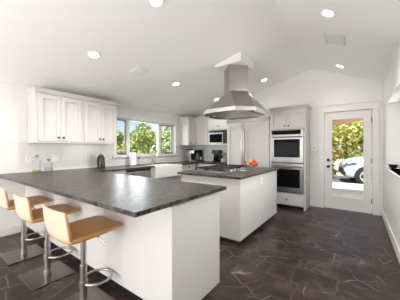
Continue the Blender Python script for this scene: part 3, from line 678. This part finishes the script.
# ------------------------------------------------------------------ outdoors
M_grass = mat('lawn', (.16, .20, .05), .95); L(M_grass, ramp(M_grass, noise(M_grass, objco(M_grass), 3, 6), [(.3, (.10, .15, .03)), (.7, (.30, .30, .12))]), B(M_grass).inputs['Base Color'])
M_asph = mat('asphalt', (.13, .13, .14), .9); L(M_asph, ramp(M_asph, noise(M_asph, objco(M_asph), 40, 4), [(.3, (.10, .10, .108)), (.7, (.17, .17, .18))]), B(M_asph).inputs['Base Color'])
M_conc = mat('concrete', (.62, .57, .50), .9); L(M_conc, ramp(M_conc, noise(M_conc, objco(M_conc), 8, 5), [(.3, (.55, .49, .42)), (.7, (.70, .65, .58))]), B(M_conc).inputs['Base Color'])
M_wood = mat('porch_wood', (.36, .24, .17), .8)
M_earth = mat('gravel', (.56, .46, .33), .95)
struct('terrain', MB().box(-70, 70, -60, 90, -.5, -.22), M_grass)
struct('patio', MB().box(-2.2, 3.4, YB+T, 10.1, -.3, -.03), M_conc)
struct('driveway', MB().box(-9, 14, 10.1, 13.5, -.3, -.12), M_asph)
struct('gravel_bank', MB().prism([(-9, 13.5, -.3), (16, 13.5, -.3), (16, 20, -.3), (-9, 20, -.3)], [(-9, 13.5, -.12), (16, 13.5, -.12), (16, 20, .5), (-9, 20, .5)]), M_earth)
t = thing('porch_roof', 'sloping wooden porch roof edge outside the glazed door', 'porch roof', (-.5, 7.5, 0))
rx0, rx1 = -2.4, 2.4; rz = lambda x: 2.04+.152*x
MB().prism([(rx0, 7.3, rz(rx0)), (rx1, 7.3, rz(rx1)), (rx1, 7.4, rz(rx1)), (rx0, 7.4, rz(rx0))], [(rx0, 7.3, rz(rx0)+.16), (rx1, 7.3, rz(rx1)+.16), (rx1, 7.4, rz(rx1)+.16), (rx0, 7.4, rz(rx0)+.16)]).build('fascia', M_wood, t)
MB().prism([(rx0, YB+T, rz(rx0)+.14), (rx1, YB+T, rz(rx1)+.14), (rx1, 7.3, rz(rx1)+.14), (rx0, 7.3, rz(rx0)+.14)], [(rx0, YB+T, rz(rx0)+.2), (rx1, YB+T, rz(rx1)+.2), (rx1, 7.3, rz(rx1)+.2), (rx0, 7.3, rz(rx0)+.2)]).build('roof_deck', M_wood, t)
for x in (-2.2, 2.2): MB().box(x-.06, x+.06, 7.28, 7.4, -.03, rz(x)).build('post', M_trim, t)

# car
def car(loc, rz_, label):
    t = thing('car', label, 'car', loc, None, rz_)
    paint = mat('car_paint', (.64, .70, .77), .25); B(paint).inputs['Coat Weight'].default_value = .6
    st_ = [(0, .40, .74, .66), (.04, .26, .86, .76), (.25, .22, .99, .86), (.6, .22, 1.08, .90), (1.2, .22, 1.16, .91), (1.5, .22, 1.17, .91), (2.5, .22, 1.08, .91), (3.6, .22, 1.06, .91), (4.1, .25, 1.02, .88), (4.28, .35, .95, .80)]
    rows = []
    for x, z0, z1, w_ in st_:
        half = [(0, z1), (w_*.55, z1-.005), (w_*.86, z1-.05), (w_*.97, z1-.15), (w_, (z0+z1)/2), (w_*.97, z0+.1), (w_*.9, z0), (0, z0)]
        full = half+[(-a, b) for a, b in half[-2:0:-1]]
        rows.append([(x, a, b) for a, b in full])
    m = MB(); vs = [[m.bm.verts.new(p) for p in r] for r in rows]
    for a, b in zip(vs, vs[1:]):
        for i in range(len(a)): j = (i+1) % len(a); m.bm.faces.new((a[i], a[j], b[j], b[i]))
    m.bm.faces.new(vs[0]); m.bm.faces.new(vs[-1])
    m.build('body', paint, t, subsurf=2, smooth=True, local=True)
    cab = [(1.15, .80, 1.05), (1.95, .70, 1.52), (2.6, .69, 1.60), (3.4, .67, 1.55), (4.15, .78, 1.04)]
    bot = [(1.15, .80), (4.15, .78)]
    m = MB(); L_ = [(x, -w_, z) for x, w_, z in cab]; R_ = [(x, w_, z) for x, w_, z in cab]
    m.poly(L_); m.poly(R_)
    for i in range(len(cab)-1): m.poly([L_[i], L_[i+1], R_[i+1], R_[i]])
    m.poly([L_[0], R_[0], R_[-1], L_[-1]]); bmesh.ops.remove_doubles(m.bm, verts=m.bm.verts, dist=1e-5)
    m.build('greenhouse', M_ovglass, t, bevel=.04, local=True)
    MB().box(2.0, 3.45, -.68, .68, 1.56, 1.61).build('roof', paint, t, bevel=.03, local=True)
    dk = mat('tyre', (.025, .025, .027), .8); rimm = mat('alloy', (.72, .72, .74), .3, .7)
    for x in (.74, 3.45):
        for s in (-1, 1):
            MB().cyl((x, s*.80, .34), .395, s*.115, (0, 1, 0), 36).build('wheel_arch', M_black, t, local=True)
            w_ = MB().lathe([(.22, .0), (.325, .0), (.34, .03), (.34, .19), (.325, .22), (.22, .22)], (x, s*.83-.11, .34), (0, 1, 0), 36).build('tyre', dk, t, smooth='auto', local=True)
            r = MB(); yo = s*.945
            r.lathe([(.205, -.02), (.235, -.02), (.235, .0), (.205, .0)], (x, yo, .34), (0, 1, 0), 36)
            for k in range(5):
                a = 2*PI*k/5; c, s2 = math.cos(a), math.sin(a); pw = .028
                r.prism([(x+.03*c-pw*s2, yo-.01, .34+.03*s2+pw*c), (x+.03*c+pw*s2, yo-.01, .34+.03*s2-pw*c), (x+.22*c+pw*s2*1.4, yo-.01, .34+.22*s2-pw*c*1.4), (x+.22*c-pw*s2*1.4, yo-.01, .34+.22*s2+pw*c*1.4)],
                        [(x+.03*c-pw*s2, yo+.01, .34+.03*s2+pw*c), (x+.03*c+pw*s2, yo+.01, .34+.03*s2-pw*c), (x+.22*c+pw*s2*1.4, yo+.01, .34+.22*s2-pw*c*1.4), (x+.22*c-pw*s2*1.4, yo+.01, .34+.22*s2+pw*c*1.4)])
            r.cyl((x, yo-.012, .34), .05, .024, (0, 1, 0))
            r.build('wheel_rim', rimm, w_, local=True)
    lamp_m = mat('headlamp', (.10, .11, .125), .1)
    for s in (-1, 1):
        MB().prism([(-.0, s*.50, .70), (.05, s*.74, .72), (.42, s*.875, .80), (.40, s*.84, .86), (.12, s*.66, .82)], [(-.03, s*.50, .69), (.01, s*.76, .71), (.42, s*.895, .80), (.40, s*.86, .88), (.10, s*.66, .845)]).build('headlamp', lamp_m, t, local=True)
        MB().prism([(-.0, s*.55, .36), (.06, s*.78, .34), (.07, s*.77, .46), (.04, s*.66, .56)], [(-.03, s*.55, .36), (.02, s*.80, .34), (.04, s*.79, .46), (.0, s*.66, .56)]).build('fog_lamp_recess', M_black, t, local=True)
    MB().prism([(0, -.42, .40), (0, .42, .40), (0, .50, .62), (0, -.50, .62)], [(-.025, -.42, .40), (-.025, .42, .40), (-.02, .50, .62), (-.02, -.50, .62)]).build('grille', M_black, t, local=True)
    return t
car((-.57, 11.2, -.12), math.radians(10), 'light blue white car parked outside the glazed door')

# trees: crown of leaf cards round a trunk
def leaf_mat(name, c0, c1):
    m = mat(name, c0, .7); g = N(m, 'ShaderNodeNewGeometry'); L(m, ramp(m, g.outputs['Random Per Island'], [(0, c0), (1, c1)]), B(m).inputs['Base Color'])
    B(m).inputs['Transmission Weight'].default_value = 0; return m
LV = [leaf_mat('leaf_green', (.22, .30, .06), (.56, .60, .24)), leaf_mat('leaf_yellow_green', (.34, .38, .06), (.75, .70, .26)), leaf_mat('leaf_pale', (.30, .40, .14), (.62, .70, .36)), leaf_mat('leaf_dark', (.02, .03, .012), (.12, .12, .04)), leaf_mat('leaf_ochre', (.25, .19, .05), (.55, .44, .14))]
M_bark = mat('bark', (.14, .10, .07), .9)
def crown_mesh(n, rx, rz2, size, seed):
    r = random.Random(seed); m = MB()
    cl = []
    for _ in range(16):
        a, b, q_ = r.uniform(0, 2*PI), r.uniform(-1, 1), r.uniform(.35, .8)
        cl.append((rx*q_*math.cos(a)*math.sqrt(1-b*b), rx*q_*math.sin(a)*math.sqrt(1-b*b), rz2*b*q_, r.uniform(.3, .5)*rx))
    for _ in range(n):
        c = r.choice(cl); d = Vector((r.gauss(0, 1), r.gauss(0, 1), r.gauss(0, 1))).normalized()*c[3]*r.uniform(.6, 1)
        p = Vector((c[0], c[1], c[2]))+d; nrm = (d.normalized()+Vector((r.gauss(0, .5), r.gauss(0, .5), r.gauss(0, .5)))).normalized()
        u = nrm.orthogonal().normalized(); u.rotate(Matrix.Rotation(r.uniform(0, 2*PI), 3, nrm)); w_ = nrm.cross(u); s = size*r.uniform(.6, 1.3)
        m.poly([p-u*s, p-w_*s*.5, p+u*s, p+w_*s*.5])
    return m
PROTO = {}
def tree(x, y, h, kind, label, name='tree', low=False):
    key = (kind, low); t = thing(name, label, 'tree' if name == 'tree' else 'shrub', (x, y, -.24), 'trees outside the windows' if name == 'tree' else 'shrubs by the driveway')
    if key not in PROTO:
        a = crown_mesh(2600, 1.0, 1.15 if not low else .8, .085, 11+kind+(5 if low else 0)).build('crown', LV[kind], t, local=True)
        b = MB().tube([(0, 0, -1.05 if not low else -1.0), (.04, .02, -.8 if not low else -.6), (-.03, .0, -.4), (.02, .03, .5)], [.10, .085, .06, .03]).build('trunk', M_bark, t, smooth='auto', local=True)
        PROTO[key] = (a, b)
    else:
        for o in PROTO[key]: c = o.copy(); COL.objects.link(c); c.parent = t
    s = h/2.2 if not low else h/1.75
    t.scale = (s, s, s); t.location.z = -.24+(1.05 if not low else 1.0)*s
    t.rotation_euler = (0, 0, rnd.uniform(0, 6.28))
    return t
far = [(-8.3, 4.4, 2.5, 1, 'yellow green bushy tree close outside the sink window, left edge of its left pane'), (-8.7, 6.9, 2.5, 0, 'green bushy tree close outside the sink window, at the left of its middle pane'), (-8.4, 9.3, 3.2, 2, 'pale green bushy tree close outside the sink window, seen in its right pane'),
       (-11.6, 7.2, 2.7, 0, 'green bushy tree in the second row behind the sink window, left'), (-11.8, 9.9, 3.1, 1, 'yellow green bushy tree in the second row behind the sink window, middle'), (-11.6, 13.2, 3.5, 0, 'green bushy tree in the second row behind the sink window, right'),
       (-15.4, 9.8, 3.0, 2, 'pale green bushy tree farthest behind the sink window, left'), (-15.7, 13.0, 3.9, 0, 'green bushy tree farthest behind the sink window, middle'), (-15.2, 17.4, 4.3, 1, 'yellow green bushy tree farthest behind the sink window, right')]
for a in far: tree(*a)
back = [(-5.6, 21.0, 5.0, 1, 'yellow green tree on the bank at the left of the door glass'), (-.7, 21.4, 5.2, 1, 'yellow green tree on the bank in the middle of the door glass'), (4.2, 21.2, 5.2, 1, 'yellow green tree on the bank at the right of the door glass'),
        (-3.6, 28.5, 7.6, 2, 'pale tall tree in the rear row beyond the door, left'), (3.2, 28.8, 7.8, 1, 'yellow green tall tree in the rear row beyond the door, right')]
for a in back: tree(*a)
tree(-1.75, 14.2, 1.75, 4, 'taller ochre shrub behind the dark shrub left of the car', 'shrub', True)
tree(-1.28, 12.3, .95, 3, 'low dark olive shrub just left of the parked car', 'shrub', True)
for x, y, h, k, lab in ((4.5, 2.5, 3.6, 2, 'pale green tree outside the right side window'), (5.0, 6.0, 4.2, 1, 'yellow green tree outside the right side window, farther off')): tree(x, y, h, k, lab)
